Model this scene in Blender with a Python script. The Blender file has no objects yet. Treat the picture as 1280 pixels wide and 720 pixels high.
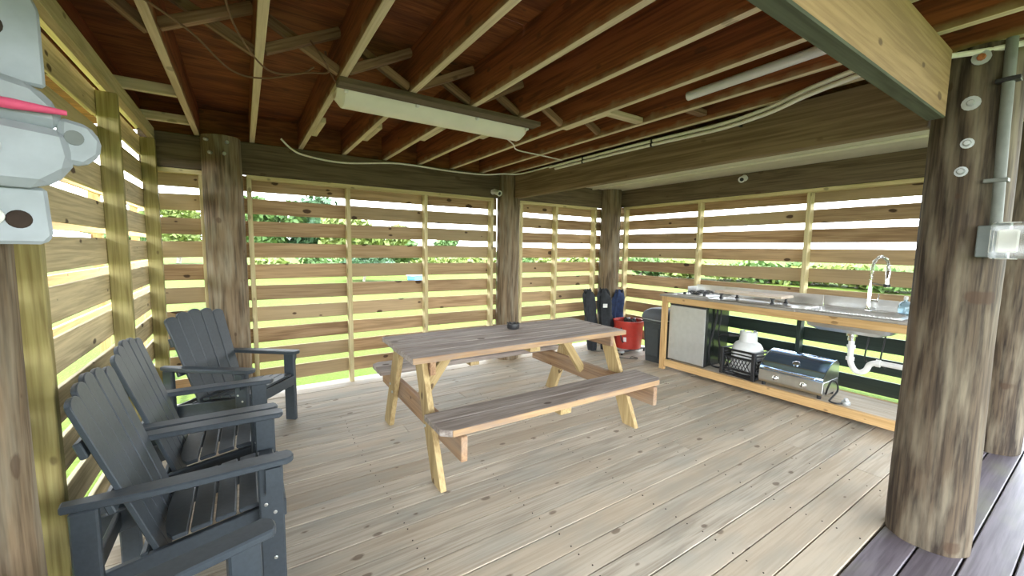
import bpy, bmesh, math, random
from mathutils import Vector, Matrix

random.seed(7)
scene = bpy.context.scene
col = scene.collection
PI = math.pi

# ------------------------------------------------------------------ camera
CAM_H = 1.40
YAW, PITCH, ROLL = math.radians(33.39), math.radians(5.45), math.radians(0.83)
fw = Vector((math.sin(YAW)*math.cos(PITCH), math.cos(YAW)*math.cos(PITCH), -math.sin(PITCH)))
rt = Vector((math.cos(YAW), -math.sin(YAW), 0))
up = rt.cross(fw)
r2 = rt*math.cos(ROLL) + up*math.sin(ROLL)
u2 = up*math.cos(ROLL) - rt*math.sin(ROLL)
cam_d = bpy.data.cameras.new('camera')
cam_d.sensor_width = 36.0
cam_d.lens = 507.96/1280*36.0
cam_d.clip_start = 0.02
cam_d.clip_end = 600
cam = bpy.data.objects.new('camera', cam_d)
M = Matrix((r2, u2, -fw)).transposed().to_4x4()
M.translation = (0, 0, CAM_H)
cam.matrix_world = M
col.objects.link(cam)
scene.camera = cam

# ------------------------------------------------------------------ sky, sun, exposure
world = bpy.data.worlds.new('sky')
scene.world = world
world.use_nodes = True
wn = world.node_tree.nodes; wl = world.node_tree.links
wn.clear()
wo = wn.new('ShaderNodeOutputWorld'); wb = wn.new('ShaderNodeBackground')
wt = wn.new('ShaderNodeTexCoord'); ws = wn.new('ShaderNodeSeparateXYZ'); wr = wn.new('ShaderNodeValToRGB')
wl.new(wt.outputs['Generated'], ws.inputs[0]); wl.new(ws.outputs['Z'], wr.inputs[0])
wr.color_ramp.elements[0].position = 0.0; wr.color_ramp.elements[0].color = (0.95, 0.985, 1.0, 1)
wr.color_ramp.elements[1].position = 0.85; wr.color_ramp.elements[1].color = (0.60, 0.77, 1.0, 1)
e = wr.color_ramp.elements.new(0.25); e.color = (0.90, 0.96, 1.0, 1)
wl.new(wr.outputs[0], wb.inputs[0]); wb.inputs[1].default_value = 2.6
wl.new(wb.outputs[0], wo.inputs[0])
sun_d = bpy.data.lights.new('sun', 'SUN'); sun_d.energy = 3.6; sun_d.angle = 0.02; sun_d.color = (1.0, 0.95, 0.86)
sun = bpy.data.objects.new('sun', sun_d); col.objects.link(sun)
sun.rotation_euler = Vector((-0.30, 0.32, 0.90)).to_track_quat('Z', 'Y').to_euler()
sun.location = (0, 0, 20)
scene.view_settings.view_transform = 'Standard'
scene.view_settings.look = 'None'
scene.view_settings.gamma = 1.0
scene.view_settings.use_curve_mapping = False
scene.view_settings.exposure = 2.15

# ------------------------------------------------------------------ materials
def new_mat(name):
    m = bpy.data.materials.new(name); m.use_nodes = True
    nt = m.node_tree
    b = nt.nodes['Principled BSDF']
    return m, nt, b

def plain(name, c, rough=0.5, metal=0.0, noise=0.08, nscale=20, bump=0.0, trans=0.0, spec=0.5, alpha=None):
    m, nt, b = new_mat(name)
    b.inputs['Roughness'].default_value = rough
    b.inputs['Metallic'].default_value = metal
    b.inputs['Specular IOR Level'].default_value = spec
    if trans: b.inputs['Transmission Weight'].default_value = trans
    tc = nt.nodes.new('ShaderNodeTexCoord')
    n = nt.nodes.new('ShaderNodeTexNoise'); n.inputs['Scale'].default_value = nscale; n.inputs['Detail'].default_value = 4
    nt.links.new(tc.outputs['Object'], n.inputs['Vector'])
    r = nt.nodes.new('ShaderNodeValToRGB')
    a = [max(0, x*(1-noise)) for x in c]; d = [min(1, x*(1+noise)) for x in c]
    r.color_ramp.elements[0].position = .3; r.color_ramp.elements[1].position = .7
    r.color_ramp.elements[0].color = (*a, 1); r.color_ramp.elements[1].color = (*d, 1)
    nt.links.new(n.outputs['Fac'], r.inputs[0]); nt.links.new(r.outputs[0], b.inputs['Base Color'])
    if bump:
        bp = nt.nodes.new('ShaderNodeBump'); bp.inputs['Strength'].default_value = bump; bp.inputs['Distance'].default_value = .004
        nt.links.new(n.outputs['Fac'], bp.inputs['Height']); nt.links.new(bp.outputs[0], b.inputs['Normal'])
    return m

def wood(name, light, dark, ksize=.20, knot=(0.06, 0.03, 0.015), axis=0, var=0.25, knots=1.0, rough=0.75, stain=None, stain_amt=0.5, streak=1.0, bump=.25, tint=None, sscale=(2.2, 7)):
    """procedural lumber, grain along local axis; stain = second colour in soft patches; tint = alternative board colour"""
    m, nt, b = new_mat(name)
    N = nt.nodes.new; L = nt.links.new
    tc = N('ShaderNodeTexCoord'); oi = N('ShaderNodeObjectInfo')
    off = N('ShaderNodeVectorMath'); off.operation = 'SCALE'; off.inputs[0].default_value = (37.1, 19.7, 53.3)
    L(oi.outputs['Random'], off.inputs['Scale'])
    add = N('ShaderNodeVectorMath'); add.operation = 'ADD'
    L(tc.outputs['Object'], add.inputs[0]); L(off.outputs[0], add.inputs[1])
    def mp(along, across):
        s = [across]*3; s[axis] = along
        q = N('ShaderNodeMapping'); q.inputs['Scale'].default_value = s; L(add.outputs[0], q.inputs['Vector']); return q
    # long figure: distorted noise stretched along the grain
    n1 = N('ShaderNodeTexNoise'); n1.inputs['Scale'].default_value = 1; n1.inputs['Detail'].default_value = 5; n1.inputs['Distortion'].default_value = 1.2
    L(mp(1.2*streak, 16).outputs[0], n1.inputs['Vector'])
    n2 = N('ShaderNodeTexNoise'); n2.inputs['Scale'].default_value = 1; n2.inputs['Detail'].default_value = 3
    L(mp(3.0*streak, 90).outputs[0], n2.inputs['Vector'])
    mx = N('ShaderNodeMix'); mx.data_type = 'FLOAT'; mx.inputs[0].default_value = .42
    L(n1.outputs['Fac'], mx.inputs[2]); L(n2.outputs['Fac'], mx.inputs[3])
    r = N('ShaderNodeValToRGB'); r.color_ramp.elements[0].position = .40; r.color_ramp.elements[1].position = .58
    r.color_ramp.elements[0].color = (*dark, 1); r.color_ramp.elements[1].color = (*light, 1)
    L(mx.outputs[0], r.inputs[0])
    out = r.outputs[0]
    if tint is not None:
        t = N('ShaderNodeMix'); t.data_type = 'RGBA'; t.inputs[7].default_value = (*tint, 1)
        mm = N('ShaderNodeMath'); mm.operation = 'MULTIPLY'; mm.inputs[1].default_value = 7.31
        fr = N('ShaderNodeMath'); fr.operation = 'FRACT'; ml = N('ShaderNodeMath'); ml.operation = 'MULTIPLY'; ml.inputs[1].default_value = .75
        L(oi.outputs['Random'], mm.inputs[0]); L(mm.outputs[0], fr.inputs[0]); L(fr.outputs[0], ml.inputs[0]); L(ml.outputs[0], t.inputs[0])
        L(out, t.inputs[6]); out = t.outputs[2]
    if stain is not None:
        n3 = N('ShaderNodeTexNoise'); n3.inputs['Scale'].default_value = 1; n3.inputs['Detail'].default_value = 5
        L(mp(*sscale).outputs[0], n3.inputs['Vector'])
        r3 = N('ShaderNodeValToRGB'); r3.color_ramp.elements[0].position = .45; r3.color_ramp.elements[1].position = .72
        r3.color_ramp.elements[1].color = (stain_amt,)*3 + (1,)
        L(n3.outputs['Fac'], r3.inputs[0])
        s = N('ShaderNodeMix'); s.data_type = 'RGBA'; s.inputs[7].default_value = (*stain, 1)
        L(r3.outputs[0], s.inputs[0]); L(out, s.inputs[6]); out = s.outputs[2]
    if knots:
        # knots: flat cells laid along the board, a random share of them filled, oval
        sx = N('ShaderNodeSeparateXYZ'); L(add.outputs[0], sx.inputs[0])
        o2 = [c for c in 'XYZ' if c != 'XYZ'[axis]]
        sm = N('ShaderNodeMath'); sm.operation = 'ADD'; L(sx.outputs[o2[0]], sm.inputs[0]); L(sx.outputs[o2[1]], sm.inputs[1])
        cb = N('ShaderNodeCombineXYZ'); L(sx.outputs['XYZ'[axis]], cb.inputs[0]); L(sm.outputs[0], cb.inputs[1])
        q = N('ShaderNodeMapping'); q.inputs['Scale'].default_value = (4.2, 7.5, 1); L(cb.outputs[0], q.inputs['Vector'])
        v = N('ShaderNodeTexVoronoi'); v.voronoi_dimensions = '2D'; v.inputs['Scale'].default_value = 1; v.inputs['Randomness'].default_value = 1
        L(q.outputs[0], v.inputs['Vector'])
        n4 = N('ShaderNodeTexNoise'); n4.inputs['Scale'].default_value = 6; L(q.outputs[0], n4.inputs['Vector'])
        ad = N('ShaderNodeMath'); ad.operation = 'MULTIPLY_ADD'; ad.inputs[1].default_value = .10
        L(n4.outputs['Fac'], ad.inputs[0]); L(v.outputs['Distance'], ad.inputs[2])
        sc = N('ShaderNodeSeparateColor'); L(v.outputs['Color'], sc.inputs[0])
        th = N('ShaderNodeMath'); th.operation = 'MULTIPLY_ADD'; th.inputs[1].default_value = -ksize*2.3; th.inputs[2].default_value = ksize*1.2+.05
        L(sc.outputs[0], th.inputs[0])
        a2 = N('ShaderNodeMath'); a2.operation = 'ADD'; L(ad.outputs[0], a2.inputs[0]); L(th.outputs[0], a2.inputs[1])
        rk = N('ShaderNodeValToRGB'); rk.color_ramp.elements[0].position = .005; rk.color_ramp.elements[1].position = .055
        rk.color_ramp.elements[0].color = (knots,)*3 + (1,); rk.color_ramp.elements[1].color = (0, 0, 0, 1)
        L(a2.outputs[0], rk.inputs[0])
        k = N('ShaderNodeMix'); k.data_type = 'RGBA'; k.inputs[7].default_value = (*knot, 1)
        L(rk.outputs[0], k.inputs[0]); L(out, k.inputs[6]); out = k.outputs[2]
    hv = N('ShaderNodeHueSaturation')
    ma = N('ShaderNodeMath'); ma.operation = 'MULTIPLY_ADD'; ma.inputs[1].default_value = var; ma.inputs[2].default_value = 1 - var/2
    L(oi.outputs['Random'], ma.inputs[0]); L(ma.outputs[0], hv.inputs['Value']); L(out, hv.inputs['Color'])
    L(hv.outputs[0], b.inputs['Base Color'])
    b.inputs['Roughness'].default_value = rough; b.inputs['Specular IOR Level'].default_value = .3
    bp = N('ShaderNodeBump'); bp.inputs['Strength'].default_value = bump; bp.inputs['Distance'].default_value = .003
    L(mx.outputs[0], bp.inputs['Height']); L(bp.outputs[0], b.inputs['Normal'])
    return m

MAT = {}
MAT['deck'] = wood('deck_boards', (0.61, 0.535, 0.425), (0.40, 0.335, 0.255), ksize=.17, var=.24, knots=.7, knot=(0.12, 0.075, 0.045), stain=(0.34, 0.335, 0.29), stain_amt=.55, rough=.62, tint=(0.47, 0.37, 0.26))
MAT['dark_deck'] = wood('dark_deck_boards', (0.155, 0.130, 0.145), (0.095, 0.077, 0.088), var=.2, knots=0, stain=(0.19, 0.19, 0.11), stain_amt=.45, rough=.42)
MAT['slat'] = wood('screen_slats', (0.47, 0.31, 0.17), (0.27, 0.16, 0.08), var=.38, knots=.95, ksize=.24, tint=(0.42, 0.33, 0.19))
MAT['left_slat'] = wood('treated_slats', (0.68, 0.56, 0.33), (0.45, 0.36, 0.20), var=.2, knots=.9)
MAT['stud'] = wood('treated_studs', (0.68, 0.58, 0.33), (0.50, 0.41, 0.21), var=.18, knots=.5)
MAT['green_stud'] = wood('mottled_studs', (0.42, 0.36, 0.15), (0.24, 0.19, 0.07), var=.1, knots=.5, stain=(0.16, 0.14, 0.055), stain_amt=.7)
MAT['header'] = wood('weathered_beam', (0.17, 0.125, 0.08), (0.095, 0.068, 0.043), var=.2, knots=.5)
MAT['big_beam'] = wood('brown_beam', (0.27, 0.19, 0.11), (0.15, 0.10, 0.055), var=.05, knots=.4, streak=.7)
MAT['warm_beam'] = wood('warm_pine_beam', (0.40, 0.265, 0.13), (0.28, 0.18, 0.085), var=.02, knots=.7)
MAT['log'] = wood('log_bark_stripped', (0.23, 0.165, 0.10), (0.085, 0.058, 0.034), axis=2, var=.15, knots=.6, stain=(0.34, 0.30, 0.22), stain_amt=.65, sscale=(2.6, 20), streak=1.3, bump=.6)
MAT['table_top'] = wood('weathered_table', (0.43, 0.375, 0.335), (0.24, 0.195, 0.17), var=.34, knots=.8, stain=(0.20, 0.15, 0.12), stain_amt=.5)
MAT['table_edge'] = wood('bench_edge_pine', (0.50, 0.33, 0.18), (0.33, 0.20, 0.11), var=.15, knots=.7, stain=(0.30, 0.22, 0.17), stain_amt=.95, sscale=(4.5, 30))
MAT['table_leg'] = wood('table_legs', (0.50, 0.375, 0.185), (0.35, 0.245, 0.11), var=.15, knots=.8)
MAT['table_leg_v'] = wood('table_splayed_legs', (0.50, 0.375, 0.185), (0.33, 0.225, 0.10), axis=2, var=.15, knots=.8)
MAT['table_cross'] = wood('table_cross', (0.42, 0.26, 0.145), (0.26, 0.15, 0.085), var=.15, knots=.8, stain=(0.35, 0.30, 0.25), stain_amt=.5)
MAT['counter'] = wood('counter_pine', (0.63, 0.41, 0.19), (0.50, 0.31, 0.13), var=.1, knots=.5)
MAT['shelf'] = wood('shelf_board', (0.56, 0.48, 0.37), (0.45, 0.37, 0.27), var=.1, knots=.4)
MAT['worktop'] = wood('worktop_boards', (0.36, 0.33, 0.29), (0.25, 0.23, 0.20), var=.1, knots=.3)
MAT['ply'] = wood('red_plywood', (0.30, 0.105, 0.030), (0.15, 0.045, 0.013), var=.15, knots=.6, stain=(0.10, 0.03, 0.012), stain_amt=.8, streak=2.0, bump=.5)
MAT['pale'] = wood('pale_lumber', (0.70, 0.60, 0.40), (0.54, 0.44, 0.27), var=.2, knots=.4)
MAT['brace'] = wood('bridging', (0.36, 0.23, 0.13), (0.18, 0.095, 0.05), var=.3, knots=.5)
MAT['orange'] = wood('outer_screen', (0.55, 0.33, 0.13), (0.40, 0.22, 0.08), var=.2, knots=.7)

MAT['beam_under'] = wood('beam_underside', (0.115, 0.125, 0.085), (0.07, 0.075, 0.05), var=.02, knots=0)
MAT['log_dark'] = wood('dark_log', (0.105, 0.075, 0.048), (0.027, 0.018, 0.012), axis=2, var=.05, knots=.6, stain=(0.24, 0.20, 0.14), stain_amt=.75, sscale=(3.0, 22), streak=1.3, bump=.6)
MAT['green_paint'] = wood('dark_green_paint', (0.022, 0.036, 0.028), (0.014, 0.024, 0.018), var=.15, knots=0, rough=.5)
def joist_mat():
    """joists: raw pale lumber at the lower edge, red-brown wood stain sprayed from above over the flanks"""
    m = wood('stained_joists', (0.29, 0.090, 0.030), (0.14, 0.042, 0.014), var=.25, knots=.5, bump=.5)
    nt = m.node_tree; N = nt.nodes.new; L = nt.links.new
    b = nt.nodes['Principled BSDF']
    src = b.inputs['Base Color'].links[0].from_socket
    tc = N('ShaderNodeTexCoord'); sp = N('ShaderNodeSeparateXYZ'); L(tc.outputs['Object'], sp.inputs[0])
    n = N('ShaderNodeTexNoise'); n.inputs['Scale'].default_value = 9; n.inputs['Detail'].default_value = 6; L(tc.outputs['Object'], n.inputs['Vector'])
    a = N('ShaderNodeMath'); a.operation = 'MULTIPLY_ADD'; a.inputs[1].default_value = .12; L(n.outputs['Fac'], a.inputs[0]); L(sp.outputs['Z'], a.inputs[2])
    mr = N('ShaderNodeMapRange'); mr.inputs[1].default_value = -.12 + .035; mr.inputs[2].default_value = -.12 + .10; L(a.outputs[0], mr.inputs[0])
    mx = N('ShaderNodeMix'); mx.data_type = 'RGBA'; mx.inputs[6].default_value = (0.40, 0.31, 0.17, 1)
    L(mr.outputs[0], mx.inputs[0]); L(src, mx.inputs[7]); L(mx.outputs[2], b.inputs['Base Color'])
    return m
MAT['joist'] = joist_mat()

MAT['chair'] = plain('slate_plastic', (0.043, 0.054, 0.066), rough=.42, noise=.1, nscale=60, bump=.15)
MAT['screw'] = plain('bolt_steel', (0.62, 0.62, 0.60), rough=.3, metal=.9)
MAT['galv'] = plain('galvanised', (0.50, 0.52, 0.53), rough=.45, metal=.7, noise=.15)
MAT['rust'] = plain('rusty_bolt', (0.35, 0.12, 0.04), rough=.85, noise=.4, nscale=80)
MAT['steel'] = plain('stainless', (0.62, 0.62, 0.61), rough=.28, metal=1.0, noise=.05)
MAT['chrome'] = plain('chrome', (0.80, 0.80, 0.80), rough=.08, metal=1.0, noise=.02)
MAT['brushed'] = plain('fridge_door_silver', (0.55, 0.56, 0.56), rough=.38, metal=.75, noise=.05)
MAT['lid'] = plain('polished_lid', (0.42, 0.60, 0.92), rough=.14, metal=1.0, noise=.03)
MAT['black'] = plain('black_plastic', (0.018, 0.018, 0.020), rough=.4, noise=.2)
MAT['gloss_black'] = plain('fridge_side_black', (0.02, 0.024, 0.022), rough=.18, noise=.1)
MAT['rubber'] = plain('black_rubber', (0.012, 0.012, 0.013), rough=.55)
MAT['bin'] = plain('bin_plastic', (0.040, 0.048, 0.052), rough=.5)
MAT['binlid'] = plain('bin_lid_plastic', (0.075, 0.085, 0.10), rough=.45)
MAT['bag_black'] = plain('black_nylon', (0.022, 0.025, 0.030), rough=.8, noise=.3, bump=.4)
MAT['bag_blue'] = plain('blue_nylon', (0.018, 0.038, 0.11), rough=.75, noise=.3, bump=.4)
MAT['red'] = plain('red_tub_plastic', (0.50, 0.045, 0.03), rough=.42)
MAT['white'] = plain('white_plastic', (0.78, 0.78, 0.76), rough=.4, noise=.03)
MAT['tank'] = plain('tank_paint', (0.72, 0.73, 0.72), rough=.35, noise=.04)
MAT['cable'] = plain('white_conduit', (0.86, 0.83, 0.74), rough=.5, noise=.08)
MAT['wire'] = plain('brown_wire', (0.16, 0.08, 0.04), rough=.6)
MAT['lens'] = plain('fixture_lens', (0.88, 0.85, 0.74), rough=.35, noise=.05, nscale=6)
MAT['conduit'] = plain('grey_conduit', (0.17, 0.18, 0.165), rough=.55, noise=.12)
MAT['boxgrey'] = plain('outlet_box_grey', (0.15, 0.17, 0.165), rough=.5)
MAT['clear'] = plain('clear_cover', (0.90, 0.93, 0.95), rough=.06, trans=.9)
MAT['soap'] = plain('blue_soap', (0.60, 0.80, 0.92), rough=.1, trans=.7)
MAT['soffit'] = plain('soffit_panels', (0.62, 0.59, 0.50), rough=.55, noise=.06, nscale=4)
MAT['trim'] = plain('soffit_trim', (0.74, 0.71, 0.60), rough=.5, noise=.05)
MAT['bracket'] = plain('painted_bracket', (0.36, 0.40, 0.44), rough=.55, noise=.10, nscale=14, bump=.3)
MAT['brackethole'] = plain('rust_hole', (0.035, 0.022, 0.016), rough=.9, noise=.4)
MAT['pink'] = plain('pink_strap', (0.72, 0.09, 0.20), rough=.6)
MAT['leaf'] = plain('leaves_mid', (0.085, 0.15, 0.035), rough=.7, noise=.4, nscale=3)
MAT['leaf_y'] = plain('leaves_yellow', (0.16, 0.20, 0.04), rough=.7, noise=.35, nscale=3)
MAT['leaf_d'] = plain('leaves_deep', (0.055, 0.11, 0.045), rough=.7, noise=.4, nscale=3)
MAT['trunk'] = plain('trunk_bark', (0.34, 0.30, 0.25), rough=.9, noise=.3, nscale=9)
MAT['car_blue'] = plain('blue_tarp', (0.10, 0.32, 0.60), rough=.5)
MAT['soil'] = plain('dark_underside', (0.05, 0.045, 0.04), rough=.9)
for k in ('leaf', 'leaf_y', 'leaf_d'):
    MAT[k].node_tree.nodes['Principled BSDF'].inputs['Subsurface Weight'].default_value = 0.0

def grass_mat():
    m, nt, b = new_mat('lawn')
    N = nt.nodes.new; L = nt.links.new
    tc = N('ShaderNodeTexCoord')
    n1 = N('ShaderNodeTexNoise'); n1.inputs['Scale'].default_value = .35; n1.inputs['Detail'].default_value = 5; L(tc.outputs['Object'], n1.inputs['Vector'])
    n2 = N('ShaderNodeTexNoise'); n2.inputs['Scale'].default_value = 22; n2.inputs['Detail'].default_value = 6; L(tc.outputs['Object'], n2.inputs['Vector'])
    mx = N('ShaderNodeMix'); mx.data_type = 'FLOAT'; mx.inputs[0].default_value = .5; L(n1.outputs['Fac'], mx.inputs[2]); L(n2.outputs['Fac'], mx.inputs[3])
    r = N('ShaderNodeValToRGB'); r.color_ramp.elements[0].position = .35; r.color_ramp.elements[1].position = .65
    r.color_ramp.elements[0].color = (0.050, 0.078, 0.010, 1); r.color_ramp.elements[1].color = (0.082, 0.112, 0.016, 1)
    L(mx.outputs[0], r.inputs[0]); L(r.outputs[0], b.inputs['Base Color'])
    b.inputs['Roughness'].default_value = .9; b.inputs['Specular IOR Level'].default_value = .1
    bp = N('ShaderNodeBump'); bp.inputs['Distance'].default_value = .05; bp.inputs['Strength'].default_value = .6
    L(n2.outputs['Fac'], bp.inputs['Height']); L(bp.outputs[0], b.inputs['Normal'])
    return m
MAT['grass'] = grass_mat()

# ------------------------------------------------------------------ helpers
def link(o, parent=None):
    col.objects.link(o)
    if parent is not None: o.parent = parent
    return o

def tag(o, label=None, cat=None, group=None, kind=None):
    if label: o['label'] = label
    if cat: o['category'] = cat
    if group: o['group'] = group
    if kind: o['kind'] = kind
    return o

def empty(name, loc=(0, 0, 0), rz=0, parent=None):
    o = bpy.data.objects.new(name, None); o.empty_display_size = .1
    o.location = loc; o.rotation_euler = (0, 0, rz)
    return link(o, parent)

def thing(name, label, cat, loc=(0, 0, 0), rz=0, group=None):
    return tag(empty(name, loc, rz), label, cat, group)

def struct(name, label=None):
    o = empty(name); o['kind'] = 'structure'
    if label: o['label'] = label
    return o

def obj(name, bm, mat, parent=None, loc=(0, 0, 0), rot=(0, 0, 0), smooth=False):
    me = bpy.data.meshes.new(name)
    bm.normal_update(); bm.to_mesh(me); bm.free()
    me.materials.append(MAT[mat] if isinstance(mat, str) else mat)
    if smooth:
        for p in me.polygons: p.use_smooth = True
        try: me.set_sharp_from_angle(angle=math.radians(38))
        except Exception: pass
    o = bpy.data.objects.new(name, me)
    o.location = loc; o.rotation_euler = rot
    return link(o, parent)

def box(bm, x0, x1, y0, y1, z0, z1, bev=0.0, seg=1):
    mat = Matrix.Translation(((x0+x1)/2, (y0+y1)/2, (z0+z1)/2)) @ Matrix.Diagonal((abs(x1-x0), abs(y1-y0), abs(z1-z0), 1))
    r = bmesh.ops.create_cube(bm, size=1, matrix=mat)
    if bev:
        ed = list({e for v in r['verts'] for e in v.link_edges})
        bmesh.ops.bevel(bm, geom=ed, offset=bev, segments=seg, affect='EDGES', profile=.5)
    return bm

def B(*a, **k):
    bm = bmesh.new(); box(bm, *a, **k); return bm

_lum = {}
def lumber_mesh(L, w, t, mat, bev):
    key = (round(L, 4), round(w, 4), round(t, 4), mat, bev)
    if key not in _lum:
        bm = B(-L/2, L/2, -w/2, w/2, -t/2, t/2, bev=bev)
        me = bpy.data.meshes.new('lumber'); bm.to_mesh(me); bm.free(); me.materials.append(MAT[mat]); _lum[key] = me
    return _lum[key]

def lumber(name, p0, p1, w, t, mat, parent, upv=(0, 0, 1), bev=.003):
    """board from p0 to p1 (centre line); t measured along upv, w across"""
    p0 = Vector(p0); p1 = Vector(p1); d = p1-p0; L = d.length
    x = d.normalized(); z = Vector(upv); z = (z - x*z.dot(x)).normalized(); y = z.cross(x)
    o = bpy.data.objects.new(name, lumber_mesh(L, w, t, mat, bev))
    M = Matrix((x, y, z)).transposed().to_4x4(); M.translation = (p0+p1)/2
    link(o, parent); o.matrix_basis = M
    return o

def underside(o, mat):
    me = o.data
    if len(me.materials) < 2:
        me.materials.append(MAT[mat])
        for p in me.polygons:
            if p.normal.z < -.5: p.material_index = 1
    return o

def tube(bm, pts, r, seg=8, cap=True):
    pts = [Vector(p) for p in pts]
    rings = []
    n = len(pts)
    rr = r if isinstance(r, (list, tuple)) else [r]*n
    t0 = (pts[1]-pts[0]).normalized()
    a = Vector((0, 0, 1)) if abs(t0.z) < .9 else Vector((1, 0, 0))
    u = t0.cross(a).normalized()
    for i, p in enumerate(pts):
        if i == 0: t = pts[1]-pts[0]
        elif i == n-1: t = pts[-1]-pts[-2]
        else: t = (pts[i+1]-pts[i]).normalized() + (pts[i]-pts[i-1]).normalized()
        t.normalize()
        u = (u - t*u.dot(t)).normalized(); v = t.cross(u)
        rings.append([bm.verts.new(p + (u*math.cos(k*2*PI/seg) + v*math.sin(k*2*PI/seg))*rr[i]) for k in range(seg)])
    for i in range(n-1):
        for k in range(seg):
            bm.faces.new((rings[i][k], rings[i][(k+1) % seg], rings[i+1][(k+1) % seg], rings[i+1][k]))
    if cap:
        bm.faces.new(rings[0][::-1]); bm.faces.new(rings[-1])
    return bm

def T(pts, r, seg=8): return tube(bmesh.new(), pts, r, seg)

def smooth_path(pts, n=6):
    """Catmull-Rom through the points"""
    P = [Vector(p) for p in pts]; P = [P[0]*2-P[1]] + P + [P[-1]*2-P[-2]]
    out = []
    for i in range(1, len(P)-2):
        a, b, c, d = P[i-1:i+3]
        for k in range(n):
            t = k/n
            out.append(.5*((2*b) + (c-a)*t + (2*a-5*b+4*c-d)*t*t + (3*b-3*c+d-a)*t**3))
    out.append(P[-2]); return out

def lathe(bm, prof, seg=24, c=(0, 0, 0), cap=True):
    rings = []
    for r, z in prof:
        rings.append([bm.verts.new((c[0]+r*math.cos(k*2*PI/seg), c[1]+r*math.sin(k*2*PI/seg), c[2]+z)) for k in range(seg)])
    for i in range(len(rings)-1):
        for k in range(seg):
            bm.faces.new((rings[i][k], rings[i][(k+1) % seg], rings[i+1][(k+1) % seg], rings[i+1][k]))
    if cap:
        bm.faces.new(rings[0][::-1]); bm.faces.new(rings[-1])
    return bm

def LA(prof, seg=24, c=(0, 0, 0), cap=True): return lathe(bmesh.new(), prof, seg, c, cap)

def prism(bm, poly, h0, h1, axis='z'):
    """extrude a 2-D polygon; axis z: (x,y), axis y: (x,z), axis x: (y,z)"""
    def P(a, b, h):
        return (a, b, h) if axis == 'z' else ((a, h, b) if axis == 'y' else (h, a, b))
    lo = [bm.verts.new(P(a, b, h0)) for a, b in poly]; hi = [bm.verts.new(P(a, b, h1)) for a, b in poly]
    n = len(poly)
    fs = [bm.faces.new(lo[::-1]), bm.faces.new(hi)]
    for k in range(n): fs.append(bm.faces.new((lo[k], lo[(k+1) % n], hi[(k+1) % n], hi[k])))
    bmesh.ops.recalc_face_normals(bm, faces=fs)
    return bm

def PR(poly, h0, h1, axis='z', bev=0):
    bm = prism(bmesh.new(), poly, h0, h1, axis)
    if bev: bmesh.ops.bevel(bm, geom=bm.edges[:], offset=bev, segments=1, affect='EDGES')
    return bm

def xform(bm, M): bmesh.ops.transform(bm, matrix=M, verts=bm.verts[:]); return bm

def copy_tree(o, parent=None):
    c = o.copy(); link(c, parent)
    for ch in list(o.children): copy_tree(ch, c)
    return c

def bolt(parent, p, n, r=.012, h=.008, mat='galv', washer=0.0):
    bm = LA([(r, -.01), (r, h*.7), (r*.7, h)], 8)
    q = Vector(n).to_track_quat('Z', 'Y').to_matrix().to_4x4(); q.translation = p
    o = obj('bolt', xform(bm, q), mat, parent)
    if washer: obj('washer', xform(LA([(washer, -.014), (washer, .005)], 14), q), 'galv', o)
    return o

# ------------------------------------------------------------------ ground
gz = -0.45
bm = bmesh.new()
N_ = 60
vs = {}
for i in range(N_+1):
    for j in range(N_+1):
        a = (i/N_*2-1); b_ = (j/N_*2-1)
        x = math.copysign(abs(a)**2.2, a)*260; y = math.copysign(abs(b_)**2.2, b_)*260
        vs[i, j] = bm.verts.new((x, y, gz + (random.uniform(-.04, .04) if math.hypot(x, y) > 12 else 0)))
for i in range(N_):
    for j in range(N_):
        bm.faces.new((vs[i, j], vs[i+1, j], vs[i+1, j+1], vs[i, j+1]))
tag(obj('ground', bm, 'grass', smooth=True), 'bright green lawn stretching beyond the slatted screens', None, None, 'structure')

# ------------------------------------------------------------------ floor: pale planks, one object each
floor = struct('floor', 'weathered pale wooden deck of long planks')
pitch = .1450
y = .592
k = 0
XL, XR = -.72, 4.93
while y < 4.47:
    w = min(pitch-.0065, 4.50-y)
    zt = random.uniform(-.0015, .0015)
    if k % 3 == 1:
        xm = random.choice((1.0, 1.7, 2.6, 3.3)); spans = [(XL, xm-.002), (xm+.002, XR)]
    else: spans = [(XL, XR)]
    for a, b_ in spans:
        lumber('plank', (a, y+pitch/2, -.019+zt), (b_, y+pitch/2, -.019+zt), w, .038, 'deck', floor, bev=.0012)
    y += pitch; k += 1
for x in (-.6, .6, 1.8, 3.0, 4.2, 4.85):
    lumber('floor_joist', (x, -1.9, -.17), (x, 4.5, -.17), .04, .26, 'header', floor)
# nail heads on the planks near the viewer
nb = bmesh.new()
for x in (.0, .62, 1.24, 1.86, 2.48, 3.1, 3.72):
    yy = .592
    while yy < 3.4:
        for d in (.03, .112):
            lathe(nb, [(.0035, -.002), (.0035, .0022)], 6, (x+random.uniform(-.012, .012), yy+d+random.uniform(-.008, .008), 0))
        yy += pitch
tag(obj('nail_heads', nb, 'brackethole', floor), kind='stuff')

deck = struct('floor_walkway', 'dark purple-brown walkway boards beside the big log post')
for k in range(18):
    yc = .589 - .141*(k+.5)
    lumber('plank', (-2.2, yc, -.024), (6.4, yc, -.024), .134, .038, 'dark_deck', deck, bev=.004)
lumber('rim_board', (4.97, .62, -.16), (4.97, 4.52, -.16), .04, .28, 'header', floor)
lumber('rim_board', (-.74, 4.53, -.16), (4.97, 4.53, -.16), .04, .28, 'header', floor)
lumber('rim_board', (-.75, .62, -.16), (-.75, 4.52, -.16), .04, .28, 'header', floor)

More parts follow.
